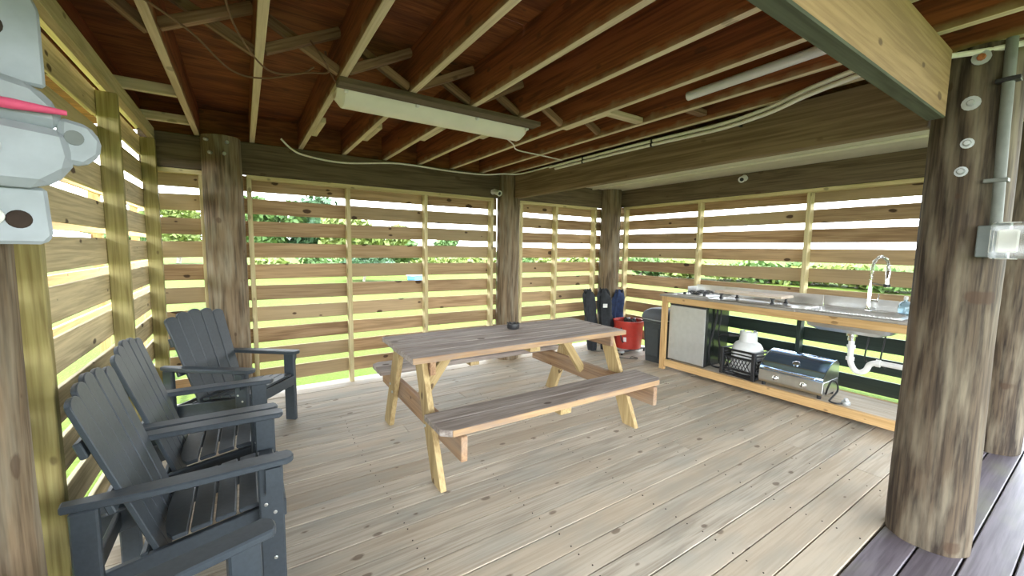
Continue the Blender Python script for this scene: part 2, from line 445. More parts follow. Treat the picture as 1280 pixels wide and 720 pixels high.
# ------------------------------------------------------------------ slatted screens
ROWS = [.164 + .199*i for i in range(10)]
YS, YSL = 4.358, 4.358+.089+.012     # stud face, slat centre
wb_ = struct('wall_back', 'slatted wooden screen along the back of the deck')
bays = [(-.64, -.28), (.05, .895), (.895, 1.712), (1.712, 2.60), (2.99, 3.59), (3.59, 4.74)]
def jig(): return random.uniform(-.005, .005)
for a, b_ in bays:
    for z in ROWS:
        e0 = a - (.055 if a in (.05, 2.99) else 0); e1 = b_ + (.09 if b_ == 2.60 else 0)
        lumber('slat', (e0+.004, YSL, z+jig()), (e1-.004, YSL, z+jig()), .022, .137, 'slat', wb_)
for x in (-.275, .062, .897, 1.714, 2.570, 3.012, 3.595, 4.330):
    lumber('stud', (x, YS+.0445, .0), (x, YS+.0445, 1.985), .089, .038, 'stud', wb_, upv=(1, 0, 0))
for a, b_ in ((-.64, -.26), (.043, 2.59), (2.99, 4.35)):
    lumber('top_plate', (a, YS+.0445, 2.004), (b_, YS+.0445, 2.004), .089, .036, 'stud', wb_)

wr_ = struct('wall_right', 'slatted wooden screen behind the outdoor kitchen counter')
XS, XSL = 4.72, 4.72+.089+.012
for a, b_ in ((2.98, 4.44), (1.815, 2.98), (.62, 1.815)):
    for z in ROWS:
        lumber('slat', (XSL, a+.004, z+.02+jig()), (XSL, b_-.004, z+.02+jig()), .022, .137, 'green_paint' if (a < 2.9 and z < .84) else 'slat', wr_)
for yy in (4.165, 2.985, 1.815, .62):
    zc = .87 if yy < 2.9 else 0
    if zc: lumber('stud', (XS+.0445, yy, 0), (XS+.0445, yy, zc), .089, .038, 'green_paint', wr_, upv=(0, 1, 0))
    lumber('stud', (XS+.0445, yy, zc), (XS+.0445, yy, 2.005), .089, .038, 'stud', wr_, upv=(0, 1, 0))
lumber('top_plate', (XS+.0445, .60, 2.024), (XS+.0445, 4.19, 2.024), .089, .036, 'stud', wr_)

wl_ = struct('wall_left', 'slatted treated-pine screen behind the slate chairs')
LROWS = [.949-.203*4 + .203*i for i in range(11)]
studs_y = [1.02, 1.965, 3.17, 4.31]
for a, b_ in ((.30, 1.02), (1.02, 1.452), (1.748, 1.965), (1.965, 3.17), (3.17, 4.44)):
    for z in LROWS:
        lumber('slat', (-.652, a+.004, z+jig()), (-.652, b_-.004, z+jig()), .022, .143, 'left_slat', wl_)
for yy in studs_y:
    lumber('stud', (-.595, yy, 0), (-.595, yy, 2.225), .089, .038 if yy < 4 else .05, 'green_stud', wl_, upv=(0, 1, 0))
lumber('top_plate', (-.575, .25, 2.270), (-.575, 4.33, 2.270), .040, .089, 'stud', wl_)
lumber('top_plate', (-.640, .25, 2.330), (-.640, 4.33, 2.330), .089, .036, 'pale', wl_)

# ------------------------------------------------------------------ ceiling: plywood, joists, bridging
ceil = struct('ceiling', 'red-brown plywood and joists of the floor above')
ZB, ZT = 2.305, 2.545
yy = -.7
for a, b_ in ((-2.6, -1.0), (-1.0, .60), (.60, 1.82), (1.82, 3.04), (3.04, 4.26), (4.26, 5.6)):  # sheets past the screens: unseen overhang added to keep sun off the deck
    for x0, x1 in ((-1.7, -.288), (-.288, 2.035), (2.035, 4.40), (4.40, 5.9)):
        lumber('plywood_sheet', (x0+.002, (a+b_)/2, ZT+.010), (x1-.002, (a+b_)/2, ZT+.010), b_-a-.004, .018, 'ply', ceil, bev=.001)
JX = [-.66, -.288, .100, .485, .868, 1.268, 1.645, 2.035, 2.425, 2.72]
for x in JX:
    underside(lumber('joist', (x, -2.6, (ZB+ZT)/2), (x, 4.41, (ZB+ZT)/2), .038, ZT-ZB, 'joist', ceil), 'pale')
for x in (3.2, 3.6, 4.0, 4.4):
    underside(lumber('joist', (x, -2.6, (ZB+ZT)/2), (x, .50, (ZB+ZT)/2), .038, ZT-ZB, 'joist', ceil), 'pale')
for i in range(1, len(JX)-2):
    a, b_ = JX[i]+.019, JX[i+1]-.019
    yb = 2.40
    lumber('bridging', (a, yb-.025, ZB+.03), (b_, yb-.025, ZT-.03), .038, .045, 'brace', ceil)
    lumber('bridging', (a, yb+.025, ZT-.03), (b_, yb+.025, ZB+.03), .038, .045, 'brace', ceil)
lumber('bridging', (JX[0]+.05, 2.15, ZT-.05), (JX[1]-.019, 2.45, ZB+.03), .038, .045, 'brace', ceil)
for yy in (3.32, 4.02):
    lumber('blocking', (-.665, yy, ZB+.03), (JX[1]-.019, yy, ZB+.03), .040, .062, 'pale', ceil)
for i, yy in ((6, 2.95), (7, 2.35), (5, 3.3), (4, 3.6), (3, 3.7)):
    lumber('blocking', (JX[i]+.040, yy-.35, ZB+.02), (JX[i]+.040, yy+.1, ZB+.02), .040, .038, 'pale', ceil)
lumber('blocking', (JX[7]+.019, 2.02, ZB+.022), (JX[8]-.019, 2.02, ZB+.022), .060, .036, 'pale', ceil)
lumber('blocking', (JX[8]+.019, 1.72, ZB+.05), (JX[9]-.019, 1.72, ZB+.05), .060, .036, 'brace', ceil)

for a, b_ in (((-.72, 4.432), (4.84, 4.432)), ((-.72, .10), (-.72, 4.41)), ((4.83, .10), (4.83, 4.41))):
    lumber('rim_joist', (*a, (ZB+ZT)/2), (*b_, (ZB+ZT)/2), .038, ZT-ZB, 'ply', ceil)
soff = struct('ceiling_soffit', 'cream soffit panels above the kitchen counter')
for k in range(6):
    x0 = 2.90 + k*.316
    lumber('soffit_panel', (x0+.158, .56, 2.287), (x0+.158, 4.33, 2.287), .312, .012, 'soffit', soff)
lumber('soffit_trim', (4.22, .56, 2.272), (4.22, 4.33, 2.272), .030, .018, 'trim', soff)

# ------------------------------------------------------------------ beams
bmh = lambda nm, a, b_, w, h, mt, lab: tag(lumber(nm, a, b_, w, h, mt, None, bev=.005), lab, 'beam')
bmh('header_beam', (-.66, 4.385, 2.162), (2.66, 4.385, 2.162), .078, .278, 'header', 'dark weathered beam over the back screen with the white cable along it')
bmh('header_beam', (2.94, 4.385, 2.162), (4.70, 4.385, 2.162), .078, .278, 'header', 'short dark beam over the back screen nearest the kitchen corner')
bmh('header_beam', (4.755, .54, 2.165), (4.755, 4.345, 2.165), .078, .240, 'header', 'grey-brown beam over the screen behind the kitchen counter')
bmh('deck_beam', (2.838, .60, 2.162), (2.838, 4.21, 2.162), .080, .280, 'big_beam', 'wide brown beam with cathedral grain running towards the kitchen side')
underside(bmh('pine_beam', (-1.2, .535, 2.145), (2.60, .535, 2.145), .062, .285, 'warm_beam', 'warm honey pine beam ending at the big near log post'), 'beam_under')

# ------------------------------------------------------------------ log posts
def log_mesh(r0, r1, h, seg=36, nz=26, seed=0, lean=(0, 0)):
    rnd = random.Random(seed)
    ph = [rnd.uniform(0, 6.28) for _ in range(6)]
    bm = bmesh.new(); rings = []
    for i in range(nz+1):
        t = i/nz; z = t*h; ring = []
        for k in range(seg):
            a = k*2*PI/seg
            r = r0+(r1-r0)*t
            r *= 1 + .018*math.sin(3*a+ph[0]+1.3*z) + .012*math.sin(7*a+ph[1]-2*z) + .008*math.sin(11*a+ph[2]+5*z) + .010*math.sin(4*z+ph[3])
            if i == 0: r *= .985
            ring.append(bm.verts.new((r*math.cos(a)+lean[0]*t, r*math.sin(a)+lean[1]*t, z)))
        rings.append(ring)
    for i in range(nz):
        for k in range(seg):
            bm.faces.new((rings[i][k], rings[i][(k+1) % seg], rings[i+1][(k+1) % seg], rings[i+1][k]))
    bm.faces.new(rings[0][::-1]); bm.faces.new(rings[-1])
    return bm
def log_post(x, y, r0, r1, label, seed, h=2.302, bolts=(), z0=0.0, mat='log'):
    t = thing('log_post', label, 'post', (x, y, z0), 0, 'log posts')
    obj('log', log_mesh(r0, r1, h-z0, seed=seed), mat, t, smooth=True)
    for (ang, z, m_, ws) in bolts:
        n = Vector((math.cos(ang), math.sin(ang), 0)); rr = (r0+(r1-r0)*z/h)*1.012
        bolt(t, n*rr+Vector((0, 0, z-z0)), n, .014, .022, m_, ws)
    return t
toC = lambda x, y: math.atan2(-y, -x)
a = toC(-.12, 4.33)
log_post(-.125, 4.325, .148, .140, 'round log post in front of the back screen behind the corner chair', 1,
         bolts=[(a-.75, 2.255, 'galv', 0), (a+.28, 2.245, 'galv', 0), (a-.55, 2.15, 'galv', 0), (a+.12, 2.15, 'galv', 0)])
log_post(2.80, 4.355, .148, .140, 'round log post in the back screen beyond the picnic table', 2)
log_post(4.555, 4.29, .150, .145, 'round log post in the far corner with camp chairs leaning on it', 3)
a = toC(2.81, .45)
log_post(2.812, .448, .152, .140, 'large near log post with grey conduit and outlet box', 4, z0=-.005, mat='log_dark',
         bolts=[(a-.02, 2.245, 'rust', .030), (a-.12, 2.06, 'galv', .030), (a-.10, 1.89, 'galv', .022), (a-.16, 1.77, 'galv', .022)])
log_post(4.56, .46, .15, .15, 'round log post standing on the dark boards at the right edge', 5, z0=-.005, mat='log_dark')
log_post(-.655, 1.60, .150, .142, 'round log post at the left edge carrying the grey steel bracket', 6)

# ------------------------------------------------------------------ outer screen beyond the left wall
t = thing('outer_fence', 'honey-brown board fence standing outside the left screen', 'fence', (-1.35, 0, gz))
for z in (.62, 1.06, 1.58, 2.02):
    lumber('board', (0, .9, z-gz), (0, 9.6, z-gz), .028, .14, 'orange', t)
for yy in (1.1, 4.0, 6.6, 8.6):
    lumber('fence_post', (-.06, yy, 0), (-.06, yy, 2.15-gz), .09, .09, 'orange', t, upv=(0, 1, 0))

# ------------------------------------------------------------------ adirondack chair
def rounded_slat(w0, w1, L, crown, bow):
    """back slat in the x=0 plane, along z, widening from w0 to w1, arched tip"""
    pts = [(-w0/2, 0), (w0/2, 0)]
    pts.append((w1/2, L-crown))
    for k in range(1, 8):
        a = k/8*PI
        pts.append((w1/2*math.cos(a), L-crown+crown*math.sin(a)))
    pts.append((-w1/2, L-crown))
    return pts
def make_chair():
    t = empty('adirondack_chair')
    hw = .265
    for s in (-1, 1):
        lg = obj('front_leg', B(-.045, .040, s*hw-.016, s*hw+.016, 0, .545, bev=.006), 'chair', t)
        for (bx, bz) in ((-.005, .50), (-.022, .395), (.008, .355), (.004, .165)):
            bolt(lg, (bx, s*(hw+.016), bz), (0, s, 0), .007, .004, 'screw')
        rl = obj('rear_leg', B(-.555, -.485, s*hw-.016, s*hw+.016, 0, .545, bev=.006), 'chair', t)
        for bz in (.19, .235): bolt(rl, (-.520, s*(hw-.017), bz), (0, -s, 0), .009, .004, 'screw')
        obj('seat_rail', PR([(.03, .285), (.03, .372), (-.28, .322), (-.62, .262), (-.66, .20), (-.60, .165), (-.3, .225)], s*(hw-.044)-.014, s*(hw-.044)+.014, 'y', bev=.004), 'chair', t)
        arm = [(.062, s*(hw-.050)), (.075, s*(hw-.03)), (.080, s*hw), (.072, s*(hw+.022)), (.055, s*(hw+.034)), (-.25, s*(hw+.038)), (-.40, s*(hw+.034)), (-.575, s*(hw+.010)), (-.580, s*(hw-.035)), (-.30, s*(hw-.042))]
        if s < 0: arm = arm[::-1]
        ar = obj('armrest', PR(arm, .545, .571, 'z', bev=.005), 'chair', t)
        obj('arm_bracket', PR([(-.02, .545), (.03, .545), (.03, .50), (.01, .44), (-.02, .44)], s*(hw+.016), s*(hw+.040), 'y'), 'chair', t)
    # seat slats: gentle curve
    prof = [(.048, .352), (.030, .381), (-.040, .380), (-.115, .371), (-.190, .360), (-.265, .347), (-.340, .333)]
    for k in range(1, 6):
        (xa, za), (xb, zb) = prof[k], prof[k+1]
        ang = math.atan2(zb-za, xb-xa)
        c = Vector(((xa+xb)/2, 0, (za+zb)/2))
        w = .066 if k < 5 else .085
        if k == 5:
            pts = [(.034, -.235), (.034, .235), (-.01, .232)] + [(-.012-.038*math.sin(i/6*PI), .22*math.cos(i/6*PI)) for i in range(1, 6)] + [(-.01, -.232)]
            bm = PR(pts, -.009, .009, 'z', bev=.003)
        else:
            bm = B(-w/2, w/2, -.235, .235, -.009, .009, bev=.004)
        xform(bm, Matrix.Translation(c) @ Matrix.Rotation(-(ang-PI) if False else math.atan2(za-zb, xa-xb)*-1, 4, 'Y'))
        sl = obj('seat_slat', bm, 'chair', t)
    obj('seat_slat', B(.034, .050, -.235, .235, .300, .372, bev=.004), 'chair', t)
    # back
    tilt = math.atan2(.205, .66)
    base = Vector((-.335, 0, .240))
    R = Matrix.Translation(base) @ Matrix.Rotation(-tilt, 4, 'Y')
    lens = (.694, .716, .726, .716, .694)
    for i in range(5):
        s = i-2
        bm = prism(bmesh.new(), rounded_slat(.078, .098, lens[i], .027, 0), -.009, .009, 'x')
        bmesh.ops.bevel(bm, geom=bm.edges[:], offset=.003, segments=1, affect='EDGES')
        bm = xform(bm, R @ Matrix.Translation((0, s*.0835, 0)) @ Matrix.Rotation(-s*.028, 4, 'X') @ Matrix.Translation((.002*abs(s)-.01, 0, 0)))
        obj('back_slat', bm, 'chair', t)
    for (h, w) in ((.055, .225), (.315, .262), (.52, .235)):
        obj('back_rail', xform(B(-.048, -.026, -w, w, h-.03, h+.03, bev=.004), R), 'chair', t)
    obj('stretcher', B(-.555, -.535, -.25, .25, .20, .27, bev=.004), 'chair', t)
    return t
chair_spots = [((.055, 2.050), 0, 'slate-blue slatted garden chair standing second nearest, whole seat in view beside the left log post'),
               ((.042, 2.662), -1, 'slate-blue slatted garden chair in the middle of the row along the left screen'),
               ((.115, 3.425), -37, 'slate-blue slatted garden chair turned in the back left corner by the log post'),
               ((.050, 1.092), 18, 'slate-blue slatted garden chair in the foreground with only one armrest in view')]
ch0 = make_chair()
for i, ((x, y), rz, lab) in enumerate(chair_spots):
    o = ch0 if i == 0 else copy_tree(ch0)
    o.location = (x, y, 0); o.rotation_euler = (0, 0, math.radians(rz))
    tag(o, lab, 'chair', 'slate garden chairs along the left screen')

# ------------------------------------------------------------------ picnic table
t = thing('picnic_table', 'weathered wooden picnic table with attached benches in the middle of the deck', 'table', (1.735, 2.635, 0), math.radians(-.8))
HL = .915
for k in range(5):
    w = .139; yc = -.348+.1395*(k+.5)
    lumber('top_plank', (-HL+random.uniform(-.006, .006), yc, .722), (HL+random.uniform(-.006, .006), yc, .722), w-.007, .038, 'table_top', t, bev=.005)
for s in (-1, 1):
    lumber('top_edge_board', (-HL, s*.3515, .722), (HL, s*.3515, .722), .006, .036, 'table_edge', t, bev=.001)
    # benches
    for j in (0, 1):
        yc = s*(.545+.142*j)
        e0 = HL-.02
        poly = [(-e0, yc-.068), (e0, yc-.068), (e0, yc+.068), (-e0, yc+.068)]
        if j == 1:
            o_ = s*.068
            poly = [(-e0, yc-o_), (e0, yc-o_), (e0, yc+o_*.35), (e0-.05, yc+o_), (-e0+.05, yc+o_), (-e0, yc+o_*.35)]
            if s < 0: poly = poly[::-1]
        obj('bench_plank', PR(poly, .403, .441, 'z', bev=.004), 'table_top', t)
    lumber('bench_edge_board', (-HL+.075, s*.758, .422), (HL-.075, s*.758, .422), .006, .036, 'table_edge', t, bev=.001)
    lumber('bench_cleat', (-.06, s*.50, .384), (-.06, s*.755, .384), .089, .036, 'table_leg', t)
lumber('top_cleat', (0, -.33, .684), (0, .33, .684), .089, .036, 'table_leg', t)
for e in (-1, 1):
    xl = e*.820
    for s in (-1, 1):
        # splayed leg, cut level at top and foot
        yt, ybm = s*.215, s*.520; h = .703
        W = .068
        poly = [(ybm-W, 0), (ybm+W, 0), (yt+W, h), (yt-W, h)]
        lg = obj('leg', PR(poly, xl-.019, xl+.019, 'x', bev=.003), 'table_leg_v', t)
        bolt(lg, (xl+e*.020, s*.395, .36), (e, 0, 0), .010, .008, 'galv')
        bolt(lg, (xl+e*.020, s*.345, .31), (e, 0, 0), .010, .008, 'galv')
    lumber('cross_beam', (xl-e*.040, -.775, .330), (xl-e*.040, .775, .330), .038, .140, 'table_cross', t)
    lumber('top_batten', (xl-e*.040, -.33, .658), (xl-e*.040, .33, .658), .038, .089, 'table_cross', t)
    lumber('brace', (xl-e*.065, 0, .335), (e*.50, 0, .690), .070, .038, 'table_leg', t, upv=(0, 1, 0))

# ashtray
t = thing('ashtray', 'small round black ashtray with notched rim on the picnic table', 'ashtray', (1.85, 2.78, .741))
prof = [(.040, 0), (.050, .006), (.053, .030), (.050, .045), (.043, .045), (.040, .020), (.001, .016)]
obj('bowl', LA(prof, 24, cap=False), 'black', t, smooth=True)
for k in range(8):
    a = k*PI/4
    obj('rim_notch', B(-.008, .008, -.005, .005, 0, .010, bev=.002), 'black', t, loc=(.0465*math.cos(a), .0465*math.sin(a), .043), rot=(0, 0, a))

# ------------------------------------------------------------------ kitchen counter
CX0, CX1, CY0, CY1 = 4.13, 4.69, .74, 3.02
t = thing('kitchen_counter', 'long pine-framed outdoor kitchen counter with lower shelf along the right screen', 'counter', (0, 0, 0))
lumber('top_fascia', (CX0+.019, CY0, .840), (CX0+.019, CY1-.065, .840), .038, .072, 'counter', t)
lumber('bottom_fascia', (CX0+.019, CY0, .083), (CX0+.019, CY1-.065, .083), .038, .078, 'counter', t)
lumber('back_rail', (CX1-.019, CY0, .840), (CX1-.019, CY1-.04, .840), .038, .072, 'counter', t)
lumber('back_rail', (CX1-.019, CY0, .072), (CX1-.019, CY1-.04, .072), .038, .095, 'counter', t)
for (x, y) in ((CX0+.019, CY1-.030), (CX1-.020, CY1-.030), (CX0+.019, CY0-.035), (CX1-.020, CY0-.035)):
    lumber('post', (x, y, 0), (x, y, .876), .066, .040, 'counter', t, upv=(1, 0, 0))
lumber('side_rail', (CX0+.04, CY1-.02, .840), (CX1-.09, CY1-.02, .840), .038, .072, 'counter', t)
for k in range(3):
    w = (CX1-CX0-.08)/3; xc = CX0+.04+w*(k+.5)
    lumber('shelf_board', (xc, CY0, .111), (xc, CY1-.09, .111), w-.003, .018, 'shelf', t, bev=.002)
for k in range(2):   # worktop left and right of the sink cut-out, then strips before and behind it
    pass
lumber('worktop_board', ((CX0+CX1)/2-.01, 1.62, .887), ((CX0+CX1)/2-.01, CY1+.02, .887), CX1-CX0+.03, .022, 'worktop', t)
lumber('worktop_board', ((CX0+CX1)/2-.01, CY0-.10, .887), ((CX0+CX1)/2-.01, .93, .887), CX1-CX0+.03, .022, 'worktop', t)
lumber('worktop_board', (CX0+.025, .93, .887), (CX0+.025, 1.62, .887), .08, .022, 'worktop', t)
lumber('worktop_board', (CX1-.055, .93, .887), (CX1-.055, 1.62, .887), .12, .022, 'worktop', t)
# stainless cooking top and sink deck
t = thing('steel_worktop', 'stainless steel sheet with upstand on the kitchen counter', 'worktop', (0, 0, .8985))
obj('steel_sheet', B(CX0+.05, CX1-.02, 1.63, 2.93, 0, .004, bev=.001), 'steel', t)
for (a, b_) in ((.68, 1.60), (1.60, 2.25), (2.25, 2.93)):
    obj('backsplash', B(CX1-.022, CX1-.014, a+.002, b_-.002, 0, .105, bev=.001), 'steel', t)
obj('end_upstand', B(CX1-.20, CX1-.022, 2.925, 2.932, 0, .085, bev=.001), 'steel', t)

# sink
t = thing('kitchen_sink', 'stainless drop-in sink with ribbed drainer at the right of the counter', 'sink', (0, 0, .899))
bm = bmesh.new()
SX0, SX1, SY0, SY1 = CX0+.07, CX1-.12, .935, 1.615
def rring(x0, x1, y0, y1, r, z, n=5):
    out = []
    for cx, cy, a0 in ((x1-r, y1-r, 0), (x0+r, y1-r, PI/2), (x0+r, y0+r, PI), (x1-r, y0+r, 1.5*PI)):
        for k in range(n+1):
            a = a0 + k/n*PI/2
            out.append(bm.verts.new((cx+r*math.cos(a), cy+r*math.sin(a), z)))
    return out
rings = [rring(SX0-.03, SX1+.07, SY0-.02, SY1+.02, .03, .000), rring(SX0-.03, SX1+.07, SY0-.02, SY1+.02, .03, .006), rring(SX0, SX1, SY0+.03, SY1-.02, .05, .006),
         rring(SX0+.006, SX1-.006, SY0+.036, SY1-.026, .05, -.02), rring(SX0+.02, SX1-.02, SY0+.06, SY1-.05, .06, -.135), rring(SX0+.06, SX1-.06, SY0+.13, SY1-.12, .05, -.165),
         rring(SX0+.055, SX1-.055, SY0+.125, SY1-.115, .05, -.169), rring(SX0+.014, SX1-.014, SY0+.054, SY1-.044, .06, -.138), rring(SX0-.002, SX1+.002, SY0+.028, SY1-.018, .05, -.003)]
for i in range(len(rings)-1):
    n = len(rings[i])
    for k in range(n): bm.faces.new((rings[i][k], rings[i][(k+1) % n], rings[i+1][(k+1) % n], rings[i+1][k]))
bm.faces.new(rings[5])
bm.faces.new(rings[6][::-1])
obj('basin', bm, 'steel', t, smooth=True)
SC = ((SX0+SX1)/2, 1.275)
obj('drain_flange', LA([(.030, -.172), (.045, -.185), (.045, -.205), (.032, -.215), (.032, -.245)], 20, (SC[0], SC[1], 0)), 'chrome', t, smooth=True)
for k in range(22):
    yy = SY0+.05+k*.0265
    obj('drainer_rib', B(SX0-.022, SX0-.004, yy, yy+.010, .006, .010, bev=.002), 'chrome', t)
px, py = SC
pipe = smooth_path([(px, py, -.235), (px, py, -.35), (px, py-.005, -.43), (px, py-.035, -.495), (px, py-.075, -.51), (px, py-.115, -.48), (px, py-.135, -.43), (px, py-.175, -.405), (px, py-.24, -.40), (px, py-.62, -.405)], 5)
tr = obj('drain_trap', T(pipe, .022, 14), 'white', t, smooth=True)
for (p, n, ) in (((px, py, -.30), (0, 0, 1)), ((px, py, -.405), (0, 0, 1)), ((px, py-.19, -.404), (0, 1, 0))):
    q = Vector(n).to_track_quat('Z', 'Y').to_matrix().to_4x4(); q.translation = p
    obj('slip_nut', xform(LA([(.024, -.016), (.031, -.014), (.031, .014), (.024, .016)], 12), q), 'white', tr)
for dy, dx in ((-.09, .12), (-.20, .10)):
    obj('supply_hose', T(smooth_path([(px+dx, py+dy, -.12), (px+dx, py+dy+.01, -.25), (px+dx-.01, py+dy+.02, -.40), (px+dx+.06, py+dy, -.47)], 6), .006, 8), 'rubber', t, smooth=True)

# faucet
t = thing('spring_faucet', 'tall chrome spring-neck kitchen faucet at the sink', 'faucet', (SX1+.035, 1.245, .905))
obj('base', LA([(.028, 0), (.028, .01), (.018, .02), (.016, .10), (.013, .11), (.012, .28)], 20), 'chrome', t, smooth=True)
path = smooth_path([(0, 0, .27), (0, 0, .36), (-.004, -.012, .43), (-.018, -.055, .475), (-.034, -.10, .455), (-.040, -.118, .40), (-.041, -.120, .36)], 10)
nk = obj('neck', T(path, .009, 10), 'chrome', t, smooth=True)
hel = []
L_ = len(path)
for i in range(240):
    f = i/239*(L_-1.001); k = int(f); p = path[k].lerp(path[k+1], f-k); tg = (path[k+1]-path[k]).normalized()
    u = tg.cross(Vector((.95, -.32, .02))).normalized(); v = tg.cross(u); a = i*.85
    hel.append(p+(u*math.cos(a)+v*math.sin(a))*.0125)
obj('spring', T(hel, .0028, 5), 'chrome', nk, smooth=True)
obj('spray_head', LA([(.010, .0), (.016, -.015), (.016, -.11), (.019, -.13), (.019, -.15)], 16, (-.041, -.120, .365)), 'chrome', t, smooth=True)
obj('holder_arm', T([(0, 0, .245), (-.02, -.06, .24), (-.041, -.12, .235)], .007, 8), 'chrome', t, smooth=True)
obj('holder_ring', LA([(.014, -.012), (.024, -.012), (.024, .012), (.014, .012)], 16, (-.041, -.120, .232)), 'black', t)
hd = obj('handle', T([(0, -.012, .085), (.0, -.050, .088), (.0, -.065, .088)], .011, 10), 'chrome', t, smooth=True)
obj('lever', T([(0, -.060, .09), (-.01, -.066, .155)], .005, 8), 'chrome', hd, smooth=True)

# soap bottle
t = thing('soap_bottle', 'clear blue soap bottle at the right end of the counter', 'bottle', (4.605, 1.005, .9055))
obj('bottle_body', LA([(.030, 0), (.044, .008), (.048, .05), (.046, .075), (.030, .10), (.014, .112), (.012, .125)], 20), 'soap', t, smooth=True)
obj('cap', LA([(.015, .122), (.015, .145), (.010, .150)], 14), 'white', t, smooth=True)

# gas cooktop
t = thing('gas_cooktop', 'two-burner gas cooktop with black wire grates on the steel worktop', 'cooktop', (4.42, 2.70, .9025))
obj('hob_plate', B(-.20, .20, -.19, .19, 0, .012, bev=.004), 'steel', t)
for dx in (-.09, .09):
    bu = obj('burner', LA([(.050, .012), (.050, .022), (.034, .028), (.034, .036)], 20, (dx, .02, 0)), 'black', t, smooth=True)
    g = bmesh.new()
    for k in range(5):
        a = k*2*PI/5
        tube(g, [(dx+.085*math.cos(a), .02+.085*math.sin(a), .012), (dx+.085*math.cos(a), .02+.085*math.sin(a), .046), (dx+.02*math.cos(a), .02+.02*math.sin(a), .046)], .004, 6)
    tube(g, [(dx+.08*math.cos(k*PI/10), .02+.08*math.sin(k*PI/10), .034) for k in range(21)], .004, 6)
    obj('grate', g, 'black', t, smooth=True)
for dy in (-.14, .10):
    obj('control_knob', LA([(.016, 0), (.016, .014), (.012, .024)], 14, (-.185, dy, .012)), 'black', t, smooth=True)

# pale cutting board on black feet
t = thing('serving_board', 'pale wooden board raised on four black feet over the cooktop end', 'board', (4.39, 2.13, .9025))
MAT['board_pale'] = wood('pale_board', (0.66, 0.56, 0.46), (0.54, 0.43, 0.33), axis=1, var=.02, knots=.2)
obj('board_top', B(-.13, .13, -.33, .33, .058, .083, bev=.003), 'board_pale', t)
for (x, y) in ((-.10, -.24), (-.10, .27), (.09, -.28), (.09, .20)):
    obj('foot', LA([(.020, 0), (.020, .008), (.011, .018), (.011, .044), (.024, .050), (.024, .058)], 14, (x, y, 0)), 'black', t, smooth=True)

# mini fridge
t = thing('mini_fridge', 'small fridge with silver door on the counter shelf', 'fridge', (4.172, 2.488, .1205))
obj('cabinet', B(.045, .47, 0, .455, .012, .680, bev=.006), 'gloss_black', t)
dr = obj('fridge_door', B(0, .043, .002, .453, .016, .655, bev=.008, seg=2), 'brushed', t)
obj('door_top_cap', B(0, .043, .002, .453, .657, .678, bev=.004), 'black', dr)
obj('door_edge', B(.005, .043, -.004, .001, .016, .655), 'black', dr)
obj('badge', B(-.0015, .001, .20, .245, .600, .607), 'galv', dr)
for (x, y) in ((.05, .03), (.05, .42), (.43, .03), (.43, .42)):
    obj('foot', LA([(.015, 0), (.015, .012)], 10, (x, y, 0)), 'black', t)

# black cables beside the fridge
t = thing('fridge_cables', 'black power cables looping down beside the mini fridge', 'cable', (4.30, 2.43, .1205))
obj('power_cable', T(smooth_path([(.06, .03, .735), (.05, .035, .60), (.03, .045, .45), (-.02, .055, .28), (-.04, .05, .14), (-.02, .03, .04), (.03, -.01, .012), (.10, -.05, .010)], 8), .010, 8), 'rubber', t, smooth=True)
obj('power_cable', T(smooth_path([(.10, .02, .735), (.10, .02, .55), (.07, .02, .38), (.12, .015, .22), (.14, -.02, .10), (.10, -.03, .02)], 8), .007, 8), 'rubber', t, smooth=True)

# milk crate
t = thing('milk_crate', 'black lattice milk crate holding the propane tank', 'crate', (4.365, 2.125, .1205), math.radians(-4))
cw, ch = .165, .285
for s in (-1, 1):
    for ax in (0, 1):
        g = bmesh.new()
        def P(a, z, ax=ax, s=s): return (s*cw, a, z) if ax == 0 else (a, s*cw, z)
        def bar(a0, z0, a1, z1, w, g=g, P=P): tube(g, [P(a0, z0), P(a1, z1)], w, 4)
        for z in (.012, .07, ch-.085, ch-.012): bar(-cw, z, cw, z, .012)
        for z in (.040, ch-.048): bar(-cw, z, cw, z, .007)
        n = 8
        for k in range(n):
            a0 = -cw+.03 + k*(2*cw-.06)/n; a1 = a0+(2*cw-.06)/n*2
            if a1 <= cw-.02:
                bar(a0, .07, a1, ch-.085, .0045); bar(a1, .07, a0, ch-.085, .0045)
        obj('lattice_side', g, 'black', t)
for (x, y) in ((-1, -1), (-1, 1), (1, -1), (1, 1)):
    obj('corner_post', B(x*cw-.018, x*cw+.018, y*cw-.018, y*cw+.018, 0, ch, bev=.005), 'black', t)
obj('crate_base', B(-cw, cw, -cw, cw, .002, .014), 'black', t)

# propane tank
t = thing('propane_tank', 'white propane tank with collar sitting in the black crate', 'gas tank', (4.365, 2.125, .1350))
prof = [(.07, .0), (.115, .012), (.140, .05), (.148, .10), (.148, .24), (.140, .285), (.115, .325), (.075, .350), (.03, .358), (.001, .359)]
obj('tank_body', LA(prof, 32, cap=False), 'tank', t, smooth=True)
bm = bmesh.new()
arc = [(math.cos(a), math.sin(a)) for a in [(.18+k*(2-.36)/24)*PI + .4 for k in range(25)]]
inn = [[bm.verts.new((r*x, r*y, z)) for x, y in arc] for r, z in ((.085, .335), (.082, .40), (.082, .445), (.072, .452), (.074, .40), (.078, .335))]
for i in range(5):
    for k in range(24): bm.faces.new((inn[i][k], inn[i][k+1], inn[i+1][k+1], inn[i+1][k]))
obj('collar', bm, 'tank', t, smooth=True)
va = obj('valve', LA([(.022, .352), (.022, .40), (.016, .405), (.016, .425), (.026, .43), (.026, .445)], 14), 'galv', t, smooth=True)
obj('regulator', T([(-.02, .02, .39), (-.06, .09, .392), (-.10, .15, .390)], [.009, .011, .017], 10), 'black', va, smooth=True)
